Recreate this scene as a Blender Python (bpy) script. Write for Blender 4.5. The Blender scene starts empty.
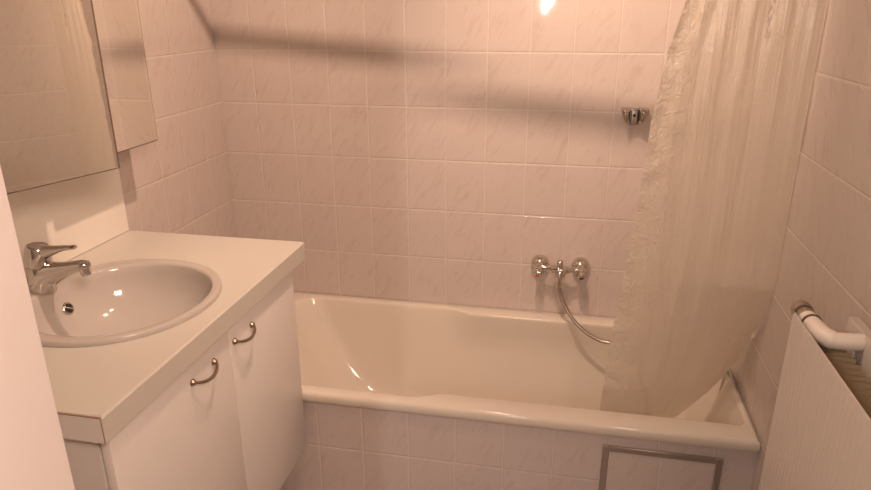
import bpy, bmesh, math, random
from mathutils import Vector, Matrix, noise
random.seed(4)
sc = bpy.context.scene
COL = sc.collection
FZ = 1.45                                   # height of a tile course line above the floor; course lines are counted from it

# ------------------------------------------------------------------ camera
F_PX, YAW, PITCH, ROLL = 665.1, -0.2000, -0.3464, -0.0041
cam_d = bpy.data.cameras.new('camera')
cam_d.sensor_width = 36.0
cam_d.lens = F_PX / 871.0 * 36.0
cam_d.clip_start = 0.02
cam = bpy.data.objects.new('camera', cam_d)
COL.objects.link(cam)
fw = Vector((math.sin(YAW) * math.cos(PITCH), math.cos(YAW) * math.cos(PITCH), math.sin(PITCH)))
r0 = Vector((math.cos(YAW), -math.sin(YAW), 0))
u0 = r0.cross(fw)
rr = math.cos(ROLL) * r0 + math.sin(ROLL) * u0
uu = -math.sin(ROLL) * r0 + math.cos(ROLL) * u0
M = Matrix((rr, uu, -fw)).transposed().to_4x4()
M.translation = Vector((1.3518, -2.4334, 0.1577 + FZ))
cam.matrix_world = M
sc.camera = cam

# ------------------------------------------------------------------ light, exposure
sc.view_settings.view_transform = 'Standard'
sc.view_settings.look = 'None'
sc.view_settings.gamma = 1.0
sc.view_settings.use_curve_mapping = False
sc.view_settings.exposure = -0.30
WARM = (1.0, 0.68, 0.49)
w = bpy.data.worlds.new('world')
sc.world = w
w.use_nodes = True
w.node_tree.nodes['Background'].inputs[0].default_value = (1.0, 0.74, 0.56, 1)
w.node_tree.nodes['Background'].inputs[1].default_value = 0.25


def spot(name, loc, aim, power, radius, cone, blend):
    """spot light just above the frame: two ceiling bar heads and an added fill"""
    l = bpy.data.lights.new(name, 'SPOT')
    l.energy = power
    l.color = WARM
    l.shadow_soft_size = radius
    l.spot_size = math.radians(cone)
    l.spot_blend = blend
    o = bpy.data.objects.new(name, l)
    o.location = loc
    o.rotation_euler = (Vector(aim) - Vector(loc)).to_track_quat('-Z', 'Y').to_euler()
    COL.objects.link(o)


spot('overhead_spot', (0.97, -0.97, 1.00 + FZ), (0.0, -0.40, -0.08 + FZ), 92, 0.022, 105, 0.9)
spot('overhead_spot', (1.16, -0.895, 0.98 + FZ), (1.58, 0.0, 0.04 + FZ), 122, 0.022, 82, 1.0)
spot('overhead_spot', (1.05, -1.30, 1.00 + FZ), (1.50, -1.35, -0.6 + FZ), 40, 0.05, 130, 1.0)  # added ambient fill for the right side and apron, not a bar head
hl = bpy.data.lights.new('hall_fill', 'AREA')  # unseen fill light, added to brighten the jamb and the vanity side
hl.energy = 46
hl.color = (1.0, 0.70, 0.54)
hl.size = 0.5
hlo = bpy.data.objects.new('hall_fill', hl)
hlo.location = (2.0, -2.75, 2.35)
hlo.rotation_euler = (Vector((0.2, -1.05, 1.0)) - hlo.location).to_track_quat('-Z', 'Y').to_euler()
COL.objects.link(hlo)
# small upright wall lamp in the hall, behind the camera; its glint shows on the back wall tiles
wl = bpy.data.lights.new('hall_wall_lamp', 'AREA')
wl.energy = 9
wl.color = (1.0, 0.88, 0.80)
wl.shape = 'RECTANGLE'
wl.size = 0.022
wl.size_y = 0.24
wlo = bpy.data.objects.new('hall_wall_lamp', wl)
wlo.location = (1.128, -2.90, 0.245 + FZ)
wlo.rotation_euler = (math.radians(90), 0, math.radians(-2))
COL.objects.link(wlo)


# ------------------------------------------------------------------ materials
class NB:
    """small node builder"""
    def __init__(self, name):
        self.m = bpy.data.materials.new(name)
        self.m.use_nodes = True
        self.t = self.m.node_tree
        self.n = self.t.nodes
        self.p = self.n['Principled BSDF']

    def link(self, a, b):
        self.t.links.new(a, b)

    def put(self, inp, v):
        if isinstance(v, bpy.types.NodeSocket):
            self.link(v, inp)
        else:
            inp.default_value = v

    def math(self, op, a, b=None, c=None):
        n = self.n.new('ShaderNodeMath')
        n.operation = op
        for i, v in enumerate((a, b, c)):
            if v is not None:
                self.put(n.inputs[i], v)
        return n.outputs[0]

    def smooth(self, v, lo, hi, a=0.0, b=1.0):
        n = self.n.new('ShaderNodeMapRange')
        n.interpolation_type = 'SMOOTHSTEP'
        self.put(n.inputs[0], v)
        for i, x in zip((1, 2, 3, 4), (lo, hi, a, b)):
            n.inputs[i].default_value = x
        return n.outputs[0]

    def pos(self):
        g = self.n.new('ShaderNodeNewGeometry')
        s = self.n.new('ShaderNodeSeparateXYZ')
        self.link(g.outputs['Position'], s.inputs[0])
        return g.outputs['Position'], s.outputs

    def comb(self, x, y, z=0.0):
        n = self.n.new('ShaderNodeCombineXYZ')
        for i, v in enumerate((x, y, z)):
            self.put(n.inputs[i], v)
        return n.outputs[0]

    def noise(self, vec, scale, detail=2.0, rough=0.5, dist=0.0):
        n = self.n.new('ShaderNodeTexNoise')
        if vec is not None:
            self.link(vec, n.inputs['Vector'])
        n.inputs['Scale'].default_value = scale
        n.inputs['Detail'].default_value = detail
        n.inputs['Roughness'].default_value = rough
        n.inputs['Distortion'].default_value = dist
        return n.outputs[0]

    def mix(self, f, a, b):
        n = self.n.new('ShaderNodeMix')
        n.data_type = 'RGBA'
        self.put(n.inputs[0], f)
        for i, v in ((6, a), (7, b)):
            if isinstance(v, bpy.types.NodeSocket):
                self.link(v, n.inputs[i])
            else:
                n.inputs[i].default_value = (*v, 1)
        return n.outputs[2]

    def bump(self, h, strength=1.0, dist=0.001, normal=None):
        n = self.n.new('ShaderNodeBump')
        n.inputs['Strength'].default_value = strength
        n.inputs['Distance'].default_value = dist
        self.link(h, n.inputs['Height'])
        if normal is not None:
            self.link(normal, n.inputs['Normal'])
        return n.outputs[0]

    def base(self, c):
        if isinstance(c, bpy.types.NodeSocket):
            self.link(c, self.p.inputs['Base Color'])
        else:
            self.p.inputs['Base Color'].default_value = (*c, 1)


def tile_mat(name, axis, uo, uw, vo, vh, vaxis=2, vj=1.0, base=(0.60, 0.52, 0.485), rough=0.05, gs=0.5):
    b = NB(name)
    P, xyz = b.pos()
    U = b.math('DIVIDE', b.math('SUBTRACT', xyz[axis], uo), uw)
    V = b.math('DIVIDE', b.math('SUBTRACT', xyz[vaxis], vo), vh)
    fu, fv = b.math('FRACT', U), b.math('FRACT', V)
    du = b.math('MULTIPLY', b.math('MINIMUM', fu, b.math('SUBTRACT', 1.0, fu)), uw * vj)
    dv = b.math('MULTIPLY', b.math('MINIMUM', fv, b.math('SUBTRACT', 1.0, fv)), vh)
    d = b.math('MINIMUM', du, dv)
    grout = b.smooth(d, 0.0010, 0.0024, 1.0, 0.0)
    wn = b.n.new('ShaderNodeTexWhiteNoise')
    wn.noise_dimensions = '2D'
    b.link(b.comb(b.math('FLOOR', U), b.math('FLOOR', V)), wn.inputs['Vector'])
    rnd = wn.outputs['Value']
    off = b.math('MULTIPLY', rnd, 37.0)
    # diagonal strokes of the marbled glaze, a different cut on every tile
    a = b.math('ADD', b.math('MULTIPLY', U, uw), b.math('MULTIPLY', V, -0.55 * vh))
    c = b.math('ADD', b.math('MULTIPLY', V, vh), b.math('MULTIPLY', U, 0.5 * uw))
    vec = b.comb(b.math('ADD', b.math('MULTIPLY', a, 30.0), off), b.math('ADD', b.math('MULTIPLY', c, 7.0), off), off)
    vein = b.smooth(b.noise(vec, 1.6, 4.0, 0.6, 0.7), 0.50, 0.72)
    cloud = b.noise(vec, 0.5, 2.0)
    col = b.mix(b.math('MULTIPLY', vein, 0.52), base, tuple(x * k for x, k in zip(base, (0.80, 0.72, 0.70))))
    col = b.mix(b.math('MULTIPLY', cloud, 0.28), col, (0.655, 0.585, 0.545))
    col = b.mix(b.math('MULTIPLY', rnd, 0.12), col, tuple(x * 0.86 for x in base))
    col = b.mix(b.math('MULTIPLY', grout, gs), col, (0.72, 0.67, 0.58))
    b.base(col)
    b.put(b.p.inputs['Roughness'], b.math('MULTIPLY_ADD', grout, 0.45, rough))
    pillow = b.smooth(d, 0.0008, 0.0050)
    wav = b.noise(b.comb(b.math('MULTIPLY', U, uw), b.math('MULTIPLY', V, vh), off), 9.0, 1.0)
    h = b.math('MULTIPLY_ADD', wav, 0.75, pillow)
    b.link(b.bump(h, 0.8, 0.0012), b.p.inputs['Normal'])
    b.p.inputs['IOR'].default_value = 1.5
    return b.m


def plain(name, col, rough=0.4, metal=0.0, mottled=0.04, scale=20.0, bumpd=0.0):
    b = NB(name)
    tc = b.n.new('ShaderNodeTexCoord')
    nz = b.noise(tc.outputs['Object'], scale, 3.0)
    b.base(b.mix(b.math('MULTIPLY', nz, mottled * 4), col, tuple(x * 0.9 for x in col)))
    b.p.inputs['Roughness'].default_value = rough
    b.p.inputs['Metallic'].default_value = metal
    if bumpd:
        b.link(b.bump(nz, 0.5, bumpd), b.p.inputs['Normal'])
    return b.m


M_BACK = tile_mat('tile_back', 0, 0.0, 0.15, FZ, 0.1985)
M_SIDE = tile_mat('tile_side', 1, 0.0, 0.15, FZ, 0.1985)
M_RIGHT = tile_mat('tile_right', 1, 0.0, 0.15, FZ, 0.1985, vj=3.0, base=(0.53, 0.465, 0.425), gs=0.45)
M_APRON = tile_mat('tile_apron', 0, 0.764, 0.15, FZ - 1.1995, 0.1985, base=(0.62, 0.54, 0.525))
M_FLOOR = tile_mat('tile_floor', 0, 0.0, 0.2, 0.0, 0.2, vaxis=1, base=(0.33, 0.29, 0.27), rough=0.3)
M_PAINT = plain('white_paint', (0.76, 0.72, 0.67), 0.6)
M_JAMB = plain('gloss_paint', (0.66, 0.61, 0.59), 0.45)
M_LAM = plain('white_laminate', (0.61, 0.575, 0.52), 0.32, mottled=0.02)
M_SPLASH = plain('white_panel', (0.80, 0.76, 0.69), 0.35, mottled=0.02)
M_CAB = plain('cabinet_white', (0.75, 0.71, 0.68), 0.35, mottled=0.02)
M_EDGE = plain('edge_glue', (0.30, 0.19, 0.13), 0.6)
M_ENAMEL = plain('enamel', (0.72, 0.655, 0.575), 0.09, mottled=0.015)
M_CERAMIC = plain('ceramic', (0.50, 0.455, 0.42), 0.07, mottled=0.015)
M_CHROME = plain('chrome', (0.66, 0.63, 0.60), 0.07, 1.0, 0.01)
M_DCHROME = plain('worn_chrome', (0.46, 0.42, 0.37), 0.12, 1.0, 0.03)
M_BRASS = plain('aged_nickel', (0.36, 0.28, 0.21), 0.32, 1.0, 0.05)
M_STEEL = plain('hose_steel', (0.42, 0.37, 0.32), 0.30, 1.0, 0.03)
M_GREY = plain('grey_metal', (0.42, 0.37, 0.34), 0.38, 0.7, 0.04)
M_MIRROR = plain('mirror_glass', (0.86, 0.82, 0.76), 0.02, 0.87, 0.02)
M_MEDGE = plain('mirror_edge', (0.14, 0.105, 0.085), 0.45, 0.2)
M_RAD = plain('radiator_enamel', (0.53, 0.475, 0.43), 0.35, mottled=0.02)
M_FIN = plain('dusty_fins', (0.46, 0.34, 0.21), 0.7, 0.0, 0.1)
M_PIPE = plain('painted_pipe', (0.82, 0.74, 0.66), 0.35, mottled=0.03)
M_RED = plain('red_dot', (0.65, 0.06, 0.03), 0.4)
M_BLACK = plain('black_dot', (0.03, 0.025, 0.025), 0.4)
M_DARK = plain('dark_hole', (0.02, 0.015, 0.012), 0.7)
M_RUBBER = plain('black_gasket', (0.10, 0.08, 0.07), 0.6)


def curtain_mat():
    b = NB('milky_vinyl')
    P, xyz = b.pos()
    tc = b.n.new('ShaderNodeTexCoord')
    # crinkles: stronger along the free edge, a few long creases everywhere
    crk = b.noise(tc.outputs['Object'], 42.0, 3.0, 0.6, 1.4)
    vec = b.comb(b.math('MULTIPLY', xyz[0], 75.0), b.math('MULTIPLY', xyz[1], 20.0), b.math('MULTIPLY', xyz[2], 1.6))
    crease = b.noise(vec, 1.0, 3.0, 0.6)
    uv = b.n.new('ShaderNodeUVMap')
    suv = b.n.new('ShaderNodeSeparateXYZ')
    b.link(uv.outputs[0], suv.inputs[0])
    edge = b.smooth(suv.outputs[0], 0.0, 0.32, 1.8, 0.35)
    h = b.math('ADD', b.math('MULTIPLY', crk, edge), b.math('MULTIPLY', crease, 1.1))
    nrm = b.bump(h, 0.9, 0.004)
    # brownish mould specks along one crease near the top
    sx = b.smooth(b.math('ABSOLUTE', b.math('SUBTRACT', xyz[0], 1.809)), 0.003, 0.009, 1.0, 0.0)
    sz = b.smooth(xyz[2], FZ + 0.06, FZ + 0.10)
    spk = b.smooth(b.noise(b.comb(b.math('MULTIPLY', xyz[0], 120.0), 0.0, b.math('MULTIPLY', xyz[2], 38.0)), 1.0, 2.0), 0.40, 0.58)
    stain = b.math('MULTIPLY', b.math('MULTIPLY', sx, sz), spk)
    col = b.mix(b.math('MULTIPLY', stain, 0.7), (0.80, 0.73, 0.63), (0.30, 0.18, 0.10))
    dif = b.n.new('ShaderNodeBsdfDiffuse')
    b.link(col, dif.inputs['Color'])
    b.link(nrm, dif.inputs['Normal'])
    trl = b.n.new('ShaderNodeBsdfTranslucent')
    b.link(col, trl.inputs['Color'])
    b.link(nrm, trl.inputs['Normal'])
    m1 = b.n.new('ShaderNodeMixShader')
    m1.inputs[0].default_value = 0.50
    b.link(dif.outputs[0], m1.inputs[1])
    b.link(trl.outputs[0], m1.inputs[2])
    tr = b.n.new('ShaderNodeBsdfTransparent')
    tr.inputs[0].default_value = (0.95, 0.90, 0.84, 1)
    m2 = b.n.new('ShaderNodeMixShader')
    m2.inputs[0].default_value = 0.10
    b.link(m1.outputs[0], m2.inputs[1])
    b.link(tr.outputs[0], m2.inputs[2])
    gl = b.n.new('ShaderNodeBsdfGlossy')
    gl.inputs['Roughness'].default_value = 0.22
    b.link(nrm, gl.inputs['Normal'])
    m3 = b.n.new('ShaderNodeMixShader')
    m3.inputs[0].default_value = 0.05
    b.link(m2.outputs[0], m3.inputs[1])
    b.link(gl.outputs[0], m3.inputs[2])
    out = b.n['Material Output']
    b.link(m3.outputs[0], out.inputs[0])
    b.n.remove(b.p)
    return b.m


M_CURTAIN = curtain_mat()


# ------------------------------------------------------------------ object helpers
def thing(name, label, cat, loc, group=None):
    o = bpy.data.objects.new(name, None)
    o.empty_display_size = 0.05
    COL.objects.link(o)
    o.location = loc
    o['label'] = label
    o['category'] = cat
    if group:
        o['group'] = group
    return o


def root_loc(o):
    v = Vector()
    while o is not None:
        v += o.location
        o = o.parent
    return v


def obj(name, bm, mat, parent=None, smooth=True, label=None, angle=40):
    """link a bmesh whose coordinates are room coordinates as one object"""
    if parent is not None:
        bmesh.ops.translate(bm, verts=bm.verts, vec=-root_loc(parent))
    bmesh.ops.recalc_face_normals(bm, faces=bm.faces)
    me = bpy.data.meshes.new(name)
    bm.to_mesh(me)
    bm.free()
    me.materials.append(mat)
    if smooth:
        for p in me.polygons:
            p.use_smooth = True
        me.set_sharp_from_angle(angle=math.radians(angle))
    o = bpy.data.objects.new(name, me)
    COL.objects.link(o)
    if parent is not None:
        o.parent = parent
    if label:
        o['label'] = label
    return o


def top(name, bm, mat, label, cat, base, smooth=True):
    bmesh.ops.translate(bm, verts=bm.verts, vec=-Vector(base))
    o = obj(name, bm, mat, None, smooth)
    o.location = base
    o['label'] = label
    o['category'] = cat
    return o


def struct(name, bm, mat, smooth=False):
    o = obj(name, bm, mat, None, smooth)
    o['kind'] = 'structure'
    return o


def box(bm, lo, hi, bevel=0.0, seg=2):
    r = bmesh.ops.create_cube(bm, size=1.0)
    vs = r['verts']
    for v in vs:
        v.co = Vector([l + (c + 0.5) * (h - l) for c, l, h in zip(v.co, lo, hi)])
    if bevel:
        es = list({e for v in vs for e in v.link_edges})
        bmesh.ops.bevel(bm, geom=es, offset=bevel, segments=seg, affect='EDGES', profile=0.5)
    return bm


def BOX(lo, hi, bevel=0.0, seg=2):
    return box(bmesh.new(), lo, hi, bevel, seg)


def loft(bm, rings, cap0=False, cap1=False, closed=True):
    R = [[bm.verts.new(p) for p in ring] for ring in rings]
    n = len(R[0])
    for a, b in zip(R, R[1:]):
        for i in range(n if closed else n - 1):
            j = (i + 1) % n
            bm.faces.new((a[i], a[j], b[j], b[i]))
    if cap0:
        bm.faces.new(R[0][::-1])
    if cap1:
        bm.faces.new(R[-1])
    return R


def frame(d):
    d = Vector(d).normalized()
    a = Vector((0, 0, 1)) if abs(d.z) < 0.9 else Vector((1, 0, 0))
    x = a.cross(d).normalized()
    return x, d.cross(x), d


def lathe(bm, origin, axis, prof, n=32, cap=True):
    """prof: list of (distance along the axis, radius)"""
    x, y, d = frame(axis)
    o = Vector(origin)
    rings = [[o + d * t + (x * math.cos(k * 2 * math.pi / n) + y * math.sin(k * 2 * math.pi / n)) * r for k in range(n)] for t, r in prof]
    loft(bm, rings, cap, cap)
    return bm


def tube(bm, pts, rad, n=16, cap=True):
    pts = [Vector(p) for p in pts]
    rings = []
    prev = None
    for i, p in enumerate(pts):
        d = (pts[min(i + 1, len(pts) - 1)] - pts[max(i - 1, 0)]).normalized()
        if prev is None:
            x, y, _ = frame(d)
        else:
            x = (prev - d * prev.dot(d)).normalized()
            y = d.cross(x)
        prev = x
        r = rad[i] if isinstance(rad, (list, tuple)) else rad
        rings.append([p + (x * math.cos(k * 2 * math.pi / n) + y * math.sin(k * 2 * math.pi / n)) * r for k in range(n)])
    loft(bm, rings, cap, cap)
    return bm


def spline(pts, n=10):
    pts = [Vector(p) for p in pts]
    P = [pts[0] * 2 - pts[1]] + pts + [pts[-1] * 2 - pts[-2]]
    out = []
    for i in range(1, len(P) - 2):
        for k in range(n):
            t = k / n
            a, b, c, d = P[i - 1:i + 3]
            out.append(0.5 * ((2 * b) + (c - a) * t + (2 * a - 5 * b + 4 * c - d) * t * t + (3 * b - a - 3 * c + d) * t ** 3))
    out.append(pts[-1])
    return out


# ------------------------------------------------------------------ the room
RW, RY, RH = 1.93, -2.10, 2.50
struct('floor', BOX((-0.1, -3.4, -0.06), (3.0, 0.1, 0.0)), M_FLOOR)
struct('ceiling', BOX((-0.1, -3.4, RH), (3.0, 0.1, RH + 0.06)), M_PAINT)
struct('wall_back', BOX((-0.1, 0.0, 0.0), (RW + 0.1, 0.1, RH)), M_BACK)
struct('wall_left', BOX((-0.1, RY - 0.1, 0.0), (0.0, 0.0, RH)), M_SIDE)
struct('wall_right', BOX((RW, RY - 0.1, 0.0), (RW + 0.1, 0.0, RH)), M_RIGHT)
# front wall with the doorway the photo is taken through
bm = bmesh.new()
box(bm, (0.0, RY - 0.12, 0.0), (0.97, RY, RH))
box(bm, (1.82, RY - 0.12, 0.0), (RW, RY, RH))
box(bm, (0.97, RY - 0.12, 2.12), (1.82, RY, RH))
struct('wall_front', bm, M_PAINT)
JX = 1.0175
struct('trim_1', BOX((0.955, RY - 0.30, 0.0), (JX, RY + 0.002, 2.12), 0.004), M_JAMB, True)
# tub front and the ledge at its head end
bm = bmesh.new()
box(bm, (0.0, -0.7185, 0.0), (RW, -0.7050, FZ - 1.0256))
struct('wall_apron', bm, M_APRON)
struct('trim_2', BOX((0.0, -0.7050, 0.30), (0.221, 0.0, FZ - 1.013)), M_APRON)
# hall wall opposite the doorway
struct('wall_hall', BOX((-0.1, -3.4, 0.0), (3.0, -3.34, RH)), M_PAINT)

# ------------------------------------------------------------------ bathtub
ZR = FZ - 0.989                              # rim height
TX0, TX1, TY0, TY1 = 0.222, RW - 0.0006, -0.736, -0.0006
N = 200


def rrect(x0, x1, y0, y1, r, n=N, r_right=None):
    """points of a rounded rectangle, same parameter for every loop"""
    out = []
    r = max(min(r, (x1 - x0) / 2 - 1e-4, (y1 - y0) / 2 - 1e-4), 1e-4)
    q_ = min(r_right, r) if r_right else r
    cor = [(x1 - q_, y1 - q_, 0, q_), (x0 + r, y1 - r, 90, r), (x0 + r, y0 + r, 180, r), (x1 - q_, y0 + q_, 270, q_)]
    na = 18
    ns = [(n - 4 * na) * k // 100 for k in (36, 14, 36, 14)]
    for q in range(4):
        cx, cy, a0, r = cor[q]
        for k in range(na):
            a = math.radians(a0 + 90 * k / (na - 1))
            out.append((cx + r * math.cos(a), cy + r * math.sin(a)))
        nx, ny, a1, rn = cor[(q + 1) % 4]
        e = (cx + r * math.cos(math.radians(a0 + 90)), cy + r * math.sin(math.radians(a0 + 90)))
        s = (nx + rn * math.cos(math.radians(a1)), ny + rn * math.sin(math.radians(a1)))
        for k in range(1, ns[q]):
            t = k / ns[q]
            out.append((e[0] + (s[0] - e[0]) * t, e[1] + (s[1] - e[1]) * t))
    return out


def sstep(x, a, b):
    t = max(0.0, min(1.0, (x - a) / (b - a)))
    return t * t * (3 - 2 * t)


def shoulder(p, amt):
    """the long sides step inwards behind the arm rests"""
    x, y = p
    c = -0.366
    k = sstep(x, 0.93, 1.02) * amt
    return (x, y - k if y > c else y + k)


bm = bmesh.new()
rings = []
for z, g, r in ((ZR - 0.036, 0.004, 0.003), (ZR - 0.030, 0.0, 0.004), (ZR - 0.012, 0.0, 0.004), (ZR - 0.004, 0.003, 0.004), (ZR, 0.010, 0.004)):
    rings.append([(x, y, z) for x, y in rrect(TX0 + g, TX1 - g, TY0 + g, TY1 - g, r)])
IX0, IX1, IY0, IY1 = 0.275, RW - 0.020, -0.694, -0.040
BX0, BX1, BY0, BY1 = 0.66, RW - 0.16, -0.56, -0.18
DEP = 0.385
prof = [(0.0, -0.03), (0.003, 0.0), (0.012, 0.018), (0.035, 0.035), (0.10, 0.07), (0.2, 0.115), (0.32, 0.175), (0.45, 0.25), (0.58, 0.335),
        (0.70, 0.42), (0.80, 0.50), (0.88, 0.58), (0.94, 0.67), (0.975, 0.77), (0.993, 0.88), (1.0, 1.0)]
for d, e in prof:
    L = lambda a, b: a + (b - a) * e
    lo = rrect(L(IX0, BX0), L(IX1, BX1), L(IY0, BY0), L(IY1, BY1), 0.115 + 0.03 * e, r_right=0.03 + 0.10 * e)
    amt = 0.036 * max(0.0, 1 - d / 0.35)
    rings.append([(x, y, ZR - DEP * d) for x, y in (shoulder(p, amt) for p in lo)])
for s in (0.6, 0.25):
    c = (1.2, -0.37)
    rings.append([(c[0] + (x - c[0]) * s, c[1] + (y - c[1]) * s, ZR - DEP - 0.004 * (1 - s)) for x, y, z in rings[len(prof) + 4]])
loft(bm, rings, False, True)
top('bathtub', bm, M_ENAMEL, 'long white enamel bathtub behind the tiled front, under the wall mixer', 'bathtub', (1.08, -0.37, ZR - DEP - 0.004))
bpy.data.objects['bathtub'].data.set_sharp_from_angle(angle=math.radians(60))

# ------------------------------------------------------------------ access panel in the tub front
ap = thing('access_panel', 'tiled service hatch in a grey metal frame, low in the tub front', 'hatch', (1.675, -0.7185, FZ - 1.37))
x0, x1, z0, z1 = 1.507, 1.842, FZ - 1.37, FZ - 1.066
bm = bmesh.new()
fwid = 0.019
for lo, hi in (((x0, z0), (x0 + fwid, z1)), ((x1 - fwid, z0), (x1, z1)), ((x0 + fwid, z1 - fwid), (x1 - fwid, z1)), ((x0 + fwid, z0), (x1 - fwid, z0 + fwid))):
    box(bm, (lo[0], -0.7265, lo[1]), (hi[0], -0.7185, hi[1]), 0.0015, 1)
obj('frame', bm, M_GREY, ap, label='grey metal frame')
M_HATCH = tile_mat('tile_hatch', 0, 1.524, 0.15, FZ - 1.085 - 0.1985, 0.1985, base=(0.62, 0.54, 0.51))
obj('tile_panel', BOX((x0 + fwid, -0.7235, z0 + fwid), (x1 - fwid, -0.7185, z1 - fwid)), M_HATCH, ap, False)

# ------------------------------------------------------------------ vanity cabinet
CT = FZ - 0.507                             # countertop height
YF, YN = -0.672, -1.592                     # far and near end of the worktop
CXF = 0.594                                 # its front edge
CF, CN, CBZ = -0.742, -1.572, FZ - 1.185    # cabinet far/near end, underside
van = thing('vanity_cabinet', 'white two-door vanity cabinet under the washbasin, with small bow handles', 'cabinet', (0.28, -1.157, 0.0))
bm = bmesh.new()
ctu = CT - 0.058
box(bm, (0.001, CF - 0.018, CBZ), (0.556, CF, ctu))
box(bm, (0.001, CN, CBZ), (0.556, CN + 0.018, ctu))
box(bm, (0.001, CN + 0.018, CBZ), (0.556, CF - 0.018, CBZ + 0.018))
box(bm, (0.001, CN + 0.018, CBZ + 0.018), (0.012, CF - 0.018, ctu))
box(bm, (0.53, CN + 0.018, ctu - 0.06), (0.556, CF - 0.018, ctu))
obj('carcass', bm, M_CAB, van, False)
obj('plinth', BOX((0.02, CN + 0.05, 0.0), (0.46, CF - 0.05, CBZ)), M_CAB, van, False)
YS = -1.131


def bow_handle(door, yc):
    bm = bmesh.new()
    zc, hw = FZ - 0.614, 0.046
    pts = []
    for k in range(17):
        t = -1 + k / 8
        b = (1 - t * t)
        pts.append((0.580 + 0.006 + 0.017 * b ** 0.7, yc + hw * t, zc - 0.010 * b))
    tube(bm, pts, [0.0030 + 0.0010 * (1 - (-1 + k / 8) ** 2) for k in range(17)], 12)
    for s in (-1, 1):
        lathe(bm, (0.580, yc + hw * s, zc), (1, 0, 0), [(0, 0.0085), (0.002, 0.0085), (0.005, 0.0065), (0.008, 0.0055), (0.010, 0.003)], 20)
    return obj('handle', bm, M_BRASS, door, label='small antique nickel bow handle')


for lo, hi, hy in ((CN + 0.002, YS - 0.0012, -1.256), (YS + 0.0012, CF - 0.001, -1.064)):
    d = obj('door', BOX((0.5605, lo, CBZ - 0.002), (0.580, hi, ctu - 0.004), 0.0015, 2), M_CAB, van)
    bow_handle(d, hy)

# ------------------------------------------------------------------ countertop with the basin cut-out
SCX, SCY = 0.312, -1.150
ct = thing('countertop', 'thick white laminate worktop on the vanity cabinet, around the oval basin', 'countertop', (0.3, -1.13, CT - 0.056))
angs = sorted(set([k * 2 * math.pi / 120 for k in range(120)] + [math.atan2(y - SCY, x - SCX) % (2 * math.pi) for x in (0.0015, CXF) for y in (YN, YF)]))


def to_rect(a, inset=0.0):
    c, s = math.cos(a), math.sin(a)
    t = 9
    for v, lo, hi, o in ((c, 0.0015 + inset, CXF - inset, SCX), (s, YN + inset, YF - inset, SCY)):
        if v > 1e-9:
            t = min(t, (hi - o) / v)
        elif v < -1e-9:
            t = min(t, (lo - o) / v)
    return SCX + c * t, SCY + s * t


hole = [(SCX + 0.215 * math.cos(a), SCY + 0.222 * math.sin(a)) for a in angs]
bm = bmesh.new()
zb = CT - 0.056
rings = [[(x, y, zb) for x, y in hole], [(x, y, zb) for x, y in (to_rect(a, 0.003) for a in angs)], [(x, y, zb + 0.003) for x, y in (to_rect(a) for a in angs)],
         [(x, y, CT - 0.004) for x, y in (to_rect(a) for a in angs)], [(x, y, CT) for x, y in (to_rect(a, 0.004) for a in angs)], [(x, y, CT) for x, y in hole],
         [(x, y, zb) for x, y in hole]]
loft(bm, rings)
bmesh.ops.remove_doubles(bm, verts=bm.verts, dist=1e-5)
obj('slab', bm, M_LAM, ct, True, angle=30)
bm = bmesh.new()
box(bm, (0.002, YN - 0.0011, zb + 0.002), (CXF - 0.003, YN - 0.0001, CT - 0.003))
eb = obj('end_band', bm, M_CAB, ct, False)
bm = bmesh.new()
box(bm, (0.002, YN - 0.0016, CT - 0.0030), (CXF - 0.002, YN + 0.002, CT - 0.0012))
box(bm, (CXF - 0.0026, YN - 0.0014, zb + 0.002), (CXF - 0.0018, YN + 0.001, CT - 0.003))
obj('glue_line', bm, M_EDGE, eb, False, label='thin brown glue line')

# ------------------------------------------------------------------ washbasin
wb = thing('washbasin', 'oval white ceramic washbasin set into the worktop', 'washbasin', (SCX, SCY, CT - 0.15))
NB_ = 96


def sup(cx, cy, a, b, n_back, n=NB_):
    """oval, a little squarer on the wall side"""
    out = []
    for k in range(n):
        th = 2 * math.pi * k / n
        c, s = math.cos(th), math.sin(th)
        e = 2.0 / (n_back if c < 0 else 2.05)
        out.append((cx + a * math.copysign(abs(c) ** e, c), cy + b * math.copysign(abs(s) ** e, s)))
    return out


OUT = (SCX, SCY, 0.236, 0.240, 2.4)
INN = (0.324, SCY, 0.202, 0.207, 2.1)
BOT = (0.322, SCY, 0.045, 0.045, 2.0)


def lerp3(A, B, t):
    return tuple(a + (b - a) * t for a, b in zip(A, B))


bm = bmesh.new()
rings = []
for z, t in ((0.0006, 0.0), (0.004, -0.01), (0.008, 0.0), (0.0115, 0.05), (0.013, 0.13), (0.0135, 0.3), (0.0125, 0.75), (0.011, 0.93), (0.006, 1.0)):
    rings.append([(x, y, CT + z) for x, y in sup(*lerp3(OUT, INN, t))])
for d, t in ((0.012, 0.02), (0.03, 0.045), (0.055, 0.10), (0.08, 0.19), (0.10, 0.31), (0.117, 0.46), (0.13, 0.63), (0.138, 0.80), (0.142, 0.93), (0.146, 1.0)):
    rings.append([(x, y, CT - d) for x, y in sup(*lerp3(INN, BOT, t))])
loft(bm, rings, False, True)
obj('bowl', bm, M_CERAMIC, wb, True, angle=60)
bm = bmesh.new()
OV = Vector((0.1405, -1.122, CT - 0.052))
ax = Vector((1.0, 0.05, 0.42))
lathe(bm, OV - ax.normalized() * 0.004, ax, [(0, 0.0170), (0.004, 0.0170), (0.0055, 0.0155), (0.0055, 0.0125), (0.003, 0.0120)], 28, False)
ovr = obj('overflow_ring', bm, M_CHROME, wb, label='chrome overflow ring')
bm = bmesh.new()
lathe(bm, OV, ax, [(-0.001, 0.0125), (0.0022, 0.0125)], 24)
obj('overflow_hole', bm, M_DARK, ovr, label='dark overflow opening')
bm = bmesh.new()
x_, y_, d_ = frame(ax)
c0 = OV + d_ * 0.003
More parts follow.
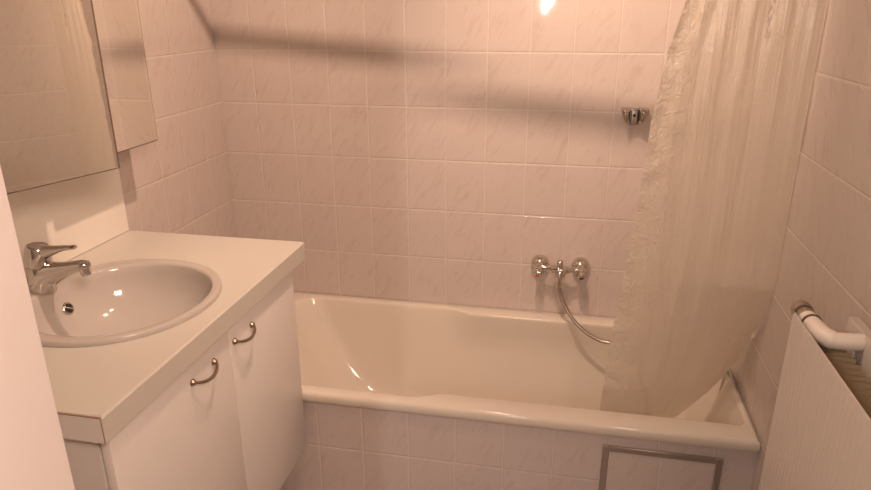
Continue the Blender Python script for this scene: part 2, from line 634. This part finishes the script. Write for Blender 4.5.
dirb = (y_ * 0.55 - x_ * 0.8).normalized()
tube(bm, [c0 - dirb * 0.0130, c0 + dirb * 0.0130], 0.0020, 8)
obj('overflow_bar', bm, M_CHROME, ovr)
bm = bmesh.new()
lathe(bm, (0.322, SCY, CT - 0.147), (0, 0, 1), [(0, 0.034), (0.004, 0.033), (0.005, 0.028), (0.003, 0.024), (0.004, 0.020), (0.008, 0.012), (0.009, 0.0)], 32, False)
obj('drain', bm, M_CHROME, wb)

# ------------------------------------------------------------------ basin faucet
FX, FY, FB = 0.116, -1.160, CT + 0.0128
fa = thing('basin_faucet', 'chrome single-lever faucet on the washbasin, beside the mirror wall', 'faucet', (FX, FY, FB))


def ring(c, nrm, ry, rh, n=28):
    """ellipse: ry along y, rh across, lying in the plane normal to nrm (in the xz plane)"""
    nx, nz = nrm
    l = math.hypot(nx, nz)
    t = Vector((nz / l, 0, -nx / l))
    return [Vector((c[0], FY, c[1])) + t * rh * math.cos(k * 2 * math.pi / n) + Vector((0, 1, 0)) * ry * math.sin(k * 2 * math.pi / n) for k in range(n)]


bm = bmesh.new()
z = lambda v: FZ + v
loft(bm, [ring((0.116, FB), (0, 1), 0.0255, 0.0330), ring((0.116, FB + 0.004), (0, 1), 0.0262, 0.0337), ring((0.118, z(-0.472)), (0.06, 1), 0.027, 0.0335),
          ring((0.126, z(-0.455)), (0.45, 1), 0.0270, 0.0360), ring((0.144, z(-0.447)), (1, 0.75), 0.0260, 0.0320), ring((0.166, z(-0.441)), (1, 0.32), 0.0225, 0.0250),
          ring((0.190, z(-0.434)), (1, 0.24), 0.019, 0.0190), ring((0.214, z(-0.427)), (1, 0.20), 0.0165, 0.0155), ring((0.238, z(-0.420)), (1, 0.0), 0.015, 0.0135),
          ring((0.250, z(-0.419)), (1, -0.1), 0.0135, 0.0115), ring((0.255, z(-0.4195)), (1, -0.1), 0.009, 0.007)], True, True)
obj('body', bm, M_CHROME, fa)
bm = bmesh.new()
lathe(bm, (0.116, FY, z(-0.450)), (0, 0, 1), [(0, 0.028), (0.019, 0.0285), (0.021, 0.027)], 32)
obj('collar', bm, M_CHROME, fa)
bm = bmesh.new()
lathe(bm, (0.243, FY, z(-0.423)), (0.15, 0, -1), [(0, 0.012), (0.012, 0.0125), (0.020, 0.0125), (0.0215, 0.010), (0.018, 0.009)], 24)
obj('aerator', bm, M_CHROME, fa)
bm = bmesh.new()
lathe(bm, (0.1185, FY, z(-0.4275)), (0.12, 0, 1), [(0, 0.0285), (0.003, 0.029), (0.02, 0.0295), (0.038, 0.028), (0.047, 0.026), (0.050, 0.0235), (0.0475, 0.019), (0.0475, 0.0)], 32, False)
pts = spline([(0.124, FY, z(-0.402)), (0.145, FY, z(-0.393)), (0.170, FY, z(-0.386)), (0.195, FY, z(-0.380)), (0.226, FY, z(-0.375))], 4)
nn = len(pts)
rings = []
for i, p in enumerate(pts):
    t = i / (nn - 1)
    rings.append(ring((p.x, p.z), (1, 0.2), 0.018 - 0.009 * t, 0.018 * (1 - t) ** 1.6 + 0.0048))
rings.append(ring((0.231, z(-0.3745)), (1, 0.2), 0.005, 0.003))
loft(bm, rings, True, True)
lv = obj('lever', bm, M_CHROME, fa)
bm = bmesh.new()
lathe(bm, (0.1240, FY, z(-0.3795)), (0.12, 0, 1), [(0, 0.0185), (0.002, 0.0185), (0.004, 0.012), (0.0045, 0.0)], 28, False)
obj('cap_inset', bm, M_GREY, lv, label='dark round inset in the top of the lever')

# ------------------------------------------------------------------ backsplash panel
top('backsplash', BOX((0.001, -1.60, CT + 0.001), (0.011, -0.676, FZ - 0.215), 0.001, 1), M_SPLASH, 'plain white panel on the wall between worktop and mirror cabinet', 'panel', (0.006, -1.138, CT + 0.001))

# ------------------------------------------------------------------ mirror cabinet
MX, MB, MT = 0.145, FZ - 0.222, FZ + 0.62
mc = thing('mirror_cabinet', 'mirror-fronted wall cabinet above the washbasin, left door standing ajar', 'cabinet', (0.062, -1.04, MB))
bm = bmesh.new()
yl, yr = -1.375, -0.650
t_ = 0.016
box(bm, (0.013, yl, MB + 0.004), (0.125, yl + t_, MT))
box(bm, (0.001, yr - t_, MB + 0.004), (0.125, yr, MT))
box(bm, (0.013, yl + t_, MB + 0.004), (0.125, yr - t_, MB + 0.004 + t_))
box(bm, (0.013, yl + t_, MT - t_), (0.125, yr - t_, MT))
box(bm, (0.013, yl + t_, MB + 0.02), (0.018, yr - t_, MT - t_))
box(bm, (0.018, yl + t_, MB + 0.28), (0.120, yr - t_, MB + 0.292))
obj('carcass', bm, M_CAB, mc, False)


def mirror_door(ya, yb, hinge, ang):
    """door from ya to yb at the cabinet front, swung about its hinge line"""
    rot = Matrix.Translation((0.130, hinge, 0)) @ Matrix.Rotation(ang, 4, 'Z') @ Matrix.Translation((-0.130, -hinge, 0))
    bm = BOX((0.127, ya, MB), (0.141, yb, MT), 0.001, 1)
    bmesh.ops.transform(bm, matrix=rot, verts=bm.verts)
    d = obj('door', bm, M_MEDGE, mc, False)
    bm = BOX((0.1412, ya + 0.003, MB + 0.0035), (0.145, yb - 0.007, MT - 0.003), 0.0012, 1)
    bmesh.ops.transform(bm, matrix=rot, verts=bm.verts)
    obj('mirror_pane', bm, M_MIRROR, d, False)


mirror_door(-0.972, yr, yr, 0.0)
mirror_door(yl, yl + 0.401, yl, math.radians(-17.3))

# ------------------------------------------------------------------ bath mixer on the back wall
bx = thing('bath_mixer', 'chrome two-handle mixer tap on the tiled wall above the tub', 'faucet', (1.348, -0.001, FZ - 0.787))
ZM = FZ - 0.783
for s, xk, mat, nm in ((-1, 1.272, M_RED, 'red'), (1, 1.425, M_BLACK, 'black')):
    bm = bmesh.new()
    lathe(bm, (xk, -0.0005, ZM), (0, -1, 0), [(0, 0.0345), (0.003, 0.0352), (0.010, 0.0345), (0.018, 0.0315), (0.026, 0.0262), (0.032, 0.0200), (0.036, 0.0145), (0.045, 0.0125)], 36)
    obj('wall_rosette', bm, M_CHROME, bx)
    bm = bmesh.new()
    hx = xk + 0.004 * s
    ax = Vector((0.12 * s, -0.62, -0.60))
    o0 = Vector((xk, -0.050, ZM + 0.003))
    rings = []
    xx, yy, dd = frame(ax)
    for t, r in ((-0.012, 0.012), (0.0, 0.0165), (0.010, 0.0175), (0.016, 0.0165), (0.020, 0.0190), (0.029, 0.0180), (0.035, 0.0160), (0.038, 0.012)):
        n = 40
        fl = 1.0 if t < 0.02 or t > 0.045 else 0.0
        rings.append([o0 + dd * t + (xx * math.cos(k * 2 * math.pi / n) + yy * math.sin(k * 2 * math.pi / n)) * r * (1 - 0.10 * (1 - fl) * (0.5 + 0.5 * math.cos(5 * k * 2 * math.pi / n))) for k in range(n)])
    loft(bm, rings, True, True)
    h = obj('handle', bm, M_CHROME, bx)
    bm = bmesh.new()
    lathe(bm, o0 + dd * 0.0375, ax, [(0, 0.0090), (0.002, 0.0085), (0.003, 0.006)], 20)
    obj('marker', bm, mat, h, label=nm + ' marker on the handle end')
bm = bmesh.new()
tube(bm, [(1.272, -0.052, ZM + 0.002), (1.30, -0.055, ZM), (1.318, -0.058, ZM - 0.002)], [0.012, 0.010, 0.013], 20)
tube(bm, [(1.425, -0.052, ZM + 0.002), (1.397, -0.055, ZM), (1.378, -0.058, ZM - 0.002)], [0.012, 0.010, 0.013], 20)
lathe(bm, (1.316, -0.058, ZM - 0.004), (1, 0, 0), [(0, 0.013), (0.006, 0.018), (0.032, 0.021), (0.056, 0.018), (0.063, 0.013)], 28)
lathe(bm, (1.348, -0.060, ZM - 0.010), (0, -0.25, -1), [(-0.012, 0.016), (-0.004, 0.021), (0.016, 0.0215), (0.028, 0.0175), (0.036, 0.0125), (0.048, 0.0115)], 24)
obj('body', bm, M_CHROME, bx)
bm = bmesh.new()
lathe(bm, (1.348, -0.066, ZM + 0.010), (0, -0.12, 1), [(0, 0.009), (0.010, 0.009), (0.011, 0.0125), (0.026, 0.0120), (0.030, 0.009), (0.031, 0.0)], 24, False)
obj('diverter_knob', bm, M_CHROME, bx)

# shower hose
bm = bmesh.new()
pts = spline([(1.348, -0.070, ZM - 0.050), (1.354, -0.076, ZM - 0.085), (1.373, -0.090, FZ - 0.912), (1.412, -0.110, FZ - 0.965), (1.462, -0.128, FZ - 1.003), (1.512, -0.142, FZ - 1.023),
              (1.556, -0.150, FZ - 1.027), (1.60, -0.165, FZ - 1.04), (1.65, -0.20, FZ - 1.10), (1.69, -0.26, FZ - 1.22), (1.68, -0.33, FZ - 1.325), (1.60, -0.40, FZ - 1.357), (1.45, -0.41, FZ - 1.362)], 14)
rad = [0.0066 + (0.0006 if i % 2 else 0.0) for i in range(len(pts))]
tube(bm, pts, rad, 14)
hs = thing('shower_hose', 'grey ribbed metal hose curving down from the bath mixer into the tub', 'hose', (1.348, -0.07, ZM - 0.05))
obj('hose_tube', bm, M_STEEL, hs)
bm = bmesh.new()
lathe(bm, (1.348, -0.0695, ZM - 0.044), (0.0, -0.1, -1), [(0, 0.0105), (0.003, 0.0115), (0.016, 0.0105), (0.024, 0.0085)], 20)
obj('hose_nut', bm, M_CHROME, hs)

# ------------------------------------------------------------------ holder higher on the back wall
sh = thing('shower_holder', 'small chrome handset holder on the tiled wall, high above the mixer', 'holder', (1.566, -0.001, FZ - 0.245))
bm = bmesh.new()
HZ = FZ - 0.208
box(bm, (1.552, -0.026, HZ - 0.030), (1.582, -0.001, HZ + 0.026), 0.003, 2)
box(bm, (1.556, -0.040, HZ - 0.026), (1.578, -0.024, HZ + 0.022), 0.004, 2)
obj('bracket', bm, M_GREY, sh, label='grey metal bracket')
bm = bmesh.new()
lathe(bm, (1.567, -0.0402, HZ + 0.005), (0, -1, 0), [(0, 0.0055), (0.001, 0.0055)], 18)
obj('screw', bm, M_DARK, sh, label='dark screw head')
for s in (-1, 1):
    bm = bmesh.new()
    # a flat-topped quarter-round cheek, thick, flaring outwards
    rings = []
    for k in range(9):
        t = k / 8
        out = t * 0.030
        top_z = HZ + 0.030
        bot_z = HZ - 0.026 + 0.052 * (t ** 2.4)
        yb = -0.048 - 0.012 * math.sin(t * math.pi)
        xk = 1.567 + s * (0.0155 + out)
        sq = 0.010
        rg = []
        for q in range(20):
            a = 2 * math.pi * q / 20
            cy, cz = math.cos(a), math.sin(a)
            e = 0.6
            rg.append((xk, (yb - 0.001) / 2 + (abs(yb) - 0.001) / 2 * math.copysign(abs(cy) ** e, cy), (top_z + bot_z) / 2 + (top_z - bot_z) / 2 * math.copysign(abs(cz) ** e, cz)))
        rings.append(rg)
    loft(bm, rings, True, True)
    obj('cheek', bm, M_DCHROME, sh)

# ------------------------------------------------------------------ curtain rod and shower curtain
RZ = FZ + 0.55


def rod_y(x):
    return -0.470 - 0.083 * x


bm = bmesh.new()
tube(bm, [(0.003, rod_y(0), RZ), (RW - 0.003, rod_y(RW), RZ)], 0.0125, 20)
rod = thing('curtain_rod', 'white rod across the tub from wall to wall, carrying the shower curtain', 'rod', (0.965, rod_y(0.965), RZ))
obj('tube', bm, M_PIPE, rod)
for xk, s in ((0.0008, 1), (RW - 0.0008, -1)):
    bm = bmesh.new()
    lathe(bm, (xk, rod_y(xk), RZ), (s, 0, 0), [(0, 0.028), (0.004, 0.028), (0.010, 0.018), (0.018, 0.015)], 24)
    obj('end_flange', bm, M_PIPE, rod)


def interp(tab, v):
    for (a, p), (b, q) in zip(tab, tab[1:]):
        if (v - a) * (v - b) <= 0:
            t = (v - a) / (b - a)
            return p + (q - p) * t
    return tab[0][1] if abs(v - tab[0][0]) < abs(v - tab[-1][0]) else tab[-1][1]


XL = [(0.55, 1.655), (0.17, 1.613), (0.05, 1.585), (-0.13, 1.560), (-0.35, 1.550), (-0.65, 1.524), (-0.82, 1.505), (-1.0, 1.500), (-1.17, 1.50)]
XR = [(0.55, 1.896), (0.45, 1.900), (0.30, 1.925), (-0.65, 1.925), (-0.80, 1.923), (-0.90, 1.914), (-0.985, 1.896), (-1.06, 1.855), (-1.17, 1.78)]
YL = [(0.55, -0.600), (-0.65, -0.600), (-0.95, -0.605), (-1.17, -0.54)]
YR = [(0.55, -0.630), (-0.58, -0.625), (-0.70, -0.565), (-0.774, -0.500), (-0.97, -0.395), (-1.17, -0.36)]
bm = bmesh.new()
uvl = bm.loops.layers.uv.new('UVMap')
NS, NT = 150, 150
G = []
for j in range(NT + 1):
    t = j / NT
    zz = 0.5365 - t * (0.5365 + 1.165)
    row = []
    for i in range(NS + 1):
        s = i / NS
        x = interp(XL, zz) * (1 - s) + interp(XR, zz) * s
        e = s ** 1.6
        y = interp(YL, zz) * (1 - e) + interp(YR, zz) * e
        kt = sstep(zz, 0.30, 0.55)              # gathered onto the rod at the top
        y = y * (1 - kt) + rod_y(x) * kt
        amp = 0.0019 * min(1.0, 8 * (1 - s) + 0.15) * (1 - 0.5 * kt)
        ph = 1.1 * noise.noise(Vector((s * 3, zz * 0.9, 2.0)))
        y += amp * math.sin(2 * math.pi * (5.2 * s + ph * 0.55)) + amp * 0.16 * math.sin(2 * math.pi * (13 * s + ph))
        edge = max(0.0, 1 - s / 0.22)
        y += 0.006 * edge * noise.noise(Vector((x * 22, zz * 22, 5.0))) + 0.002 * noise.noise(Vector((x * 40, zz * 9, 1.0)))
        lim = -0.640 if zz < -0.93 else -0.665
        row.append((bm.verts.new((x, max(y, lim), FZ + zz)), s, t))
    G.append(row)
for j in range(NT):
    for i in range(NS):
        q = [G[j][i], G[j][i + 1], G[j + 1][i + 1], G[j + 1][i]]
        f = bm.faces.new([v[0] for v in q])
        for lp, v in zip(f.loops, q):
            lp[uvl].uv = (v[1], 1 - v[2])
scu = top('shower_curtain', bm, M_CURTAIN, 'milky translucent plastic shower curtain hanging into the right end of the tub', 'curtain', (1.73, -0.6, FZ - 1.165))
scu.data.set_sharp_from_angle(angle=math.radians(180))

# ------------------------------------------------------------------ radiator on the right wall
RT = FZ - 0.393
RB = 0.15
RYF, RYN = -1.178, -2.02
ra = thing('radiator', 'white double-panel radiator on the right wall, with a fluted front', 'radiator', (1.86, -1.6, RB))


def fluted(xf, th, face):
    """panel from RYF to RYN with shallow vertical flutes on its room side"""
    bm = bmesh.new()
    n = 300
    ring_t = []
    prof_ = []
    for k in range(n + 1):
        y = RYF + (RYN - RYF) * k / n
        edge = min(k, n - k) / n * abs(RYF - RYN)
        w = 0.0010 * (0.5 - 0.5 * math.cos(2 * math.pi * (y - RYF) / 0.0165)) if face and edge > 0.012 else 0.0
        rnd = 0.004 * max(0.0, 1 - edge / 0.006) ** 2
        prof_.append((xf + w + rnd, y))
    loop = prof_ + [(xf + th, RYN), (xf + th, RYF)]
    rings = []
    for zz, ins in ((RB, 0.003), (RB + 0.004, 0.0), (RT - 0.004, 0.0), (RT, 0.003)):
        rings.append([(min(max(x, xf + ins), xf + th - (ins if ins else 0)), y, zz) for x, y in loop])
    loft(bm, rings, True, True)
    return bm


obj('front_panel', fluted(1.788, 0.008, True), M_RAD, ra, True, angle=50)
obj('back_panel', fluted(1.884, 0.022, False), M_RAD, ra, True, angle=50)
bm = bmesh.new()
nf = 72
za, zb2 = RB + 0.03, RT - 0.040
pts = []
for k in range(nf + 1):
    y = RYF - 0.030 + (RYN - RYF + 0.06) * k / nf
    pts.append((1.800 if k % 2 else 1.872, y))
A = [bm.verts.new((x, y, za)) for x, y in pts]
B = [bm.verts.new((x, y, zb2)) for x, y in pts]
for k in range(nf):
    bm.faces.new((A[k], A[k + 1], B[k + 1], B[k]))
fin = obj('convector_fins', bm, M_FIN, ra, False, label='dusty brown zigzag fins between the panels')
so = fin.modifiers.new('thick', 'SOLIDIFY')
so.thickness = 0.0015
obj('side_cover', BOX((1.798, RYF - 0.028, RB + 0.03), (1.882, RYF - 0.020, RT - 0.022)), M_FIN, ra, False)
for yb in (-1.33, -1.90):
    obj('wall_bracket', BOX((1.9065, yb - 0.012, RT - 0.05), (RW - 0.0005, yb + 0.012, RT + 0.010), 0.003, 1), M_MEDGE, ra, label='dark wall bracket')
bm = bmesh.new()
ZP = RT - 0.008
tube(bm, spline([(1.8140, -1.182, ZP), (1.8160, -1.208, ZP - 0.001), (1.8220, -1.236, ZP - 0.005), (1.8350, -1.252, ZP - 0.008), (1.855, -1.255, ZP - 0.008), (1.886, -1.252, ZP - 0.008)], 8), [0.0160] * 12 + [0.0172] * 14 + [0.0155] * 15, 24)
elb = obj('connection_elbow', bm, M_PIPE, ra)
bm = bmesh.new()
lathe(bm, (1.8158, -1.206, ZP - 0.0005), (-0.04, 1, 0.02), [(0, 0.0172), (0.003, 0.0182), (0.006, 0.0172)], 28)
obj('gasket', bm, M_RUBBER, elb, label='black sealing ring')
bm = bmesh.new()
lathe(bm, (1.8132, -1.168, ZP + 0.0010), (-0.04, 1, 0.02), [(0, 0.0172), (0.003, 0.0182), (0.006, 0.0172)], 28)
obj('gasket', bm, M_RUBBER, elb, label='black sealing ring at the cap')
bm = bmesh.new()
lathe(bm, (1.8145, -1.184, ZP + 0.0005), (-0.04, 1, 0.02), [(0, 0.0160), (0.015, 0.0160), (0.020, 0.0185), (0.036, 0.0185), (0.042, 0.017), (0.045, 0.011), (0.0455, 0.0)], 28)
obj('end_cap', bm, M_STEEL, ra, label='grey metal end cap')
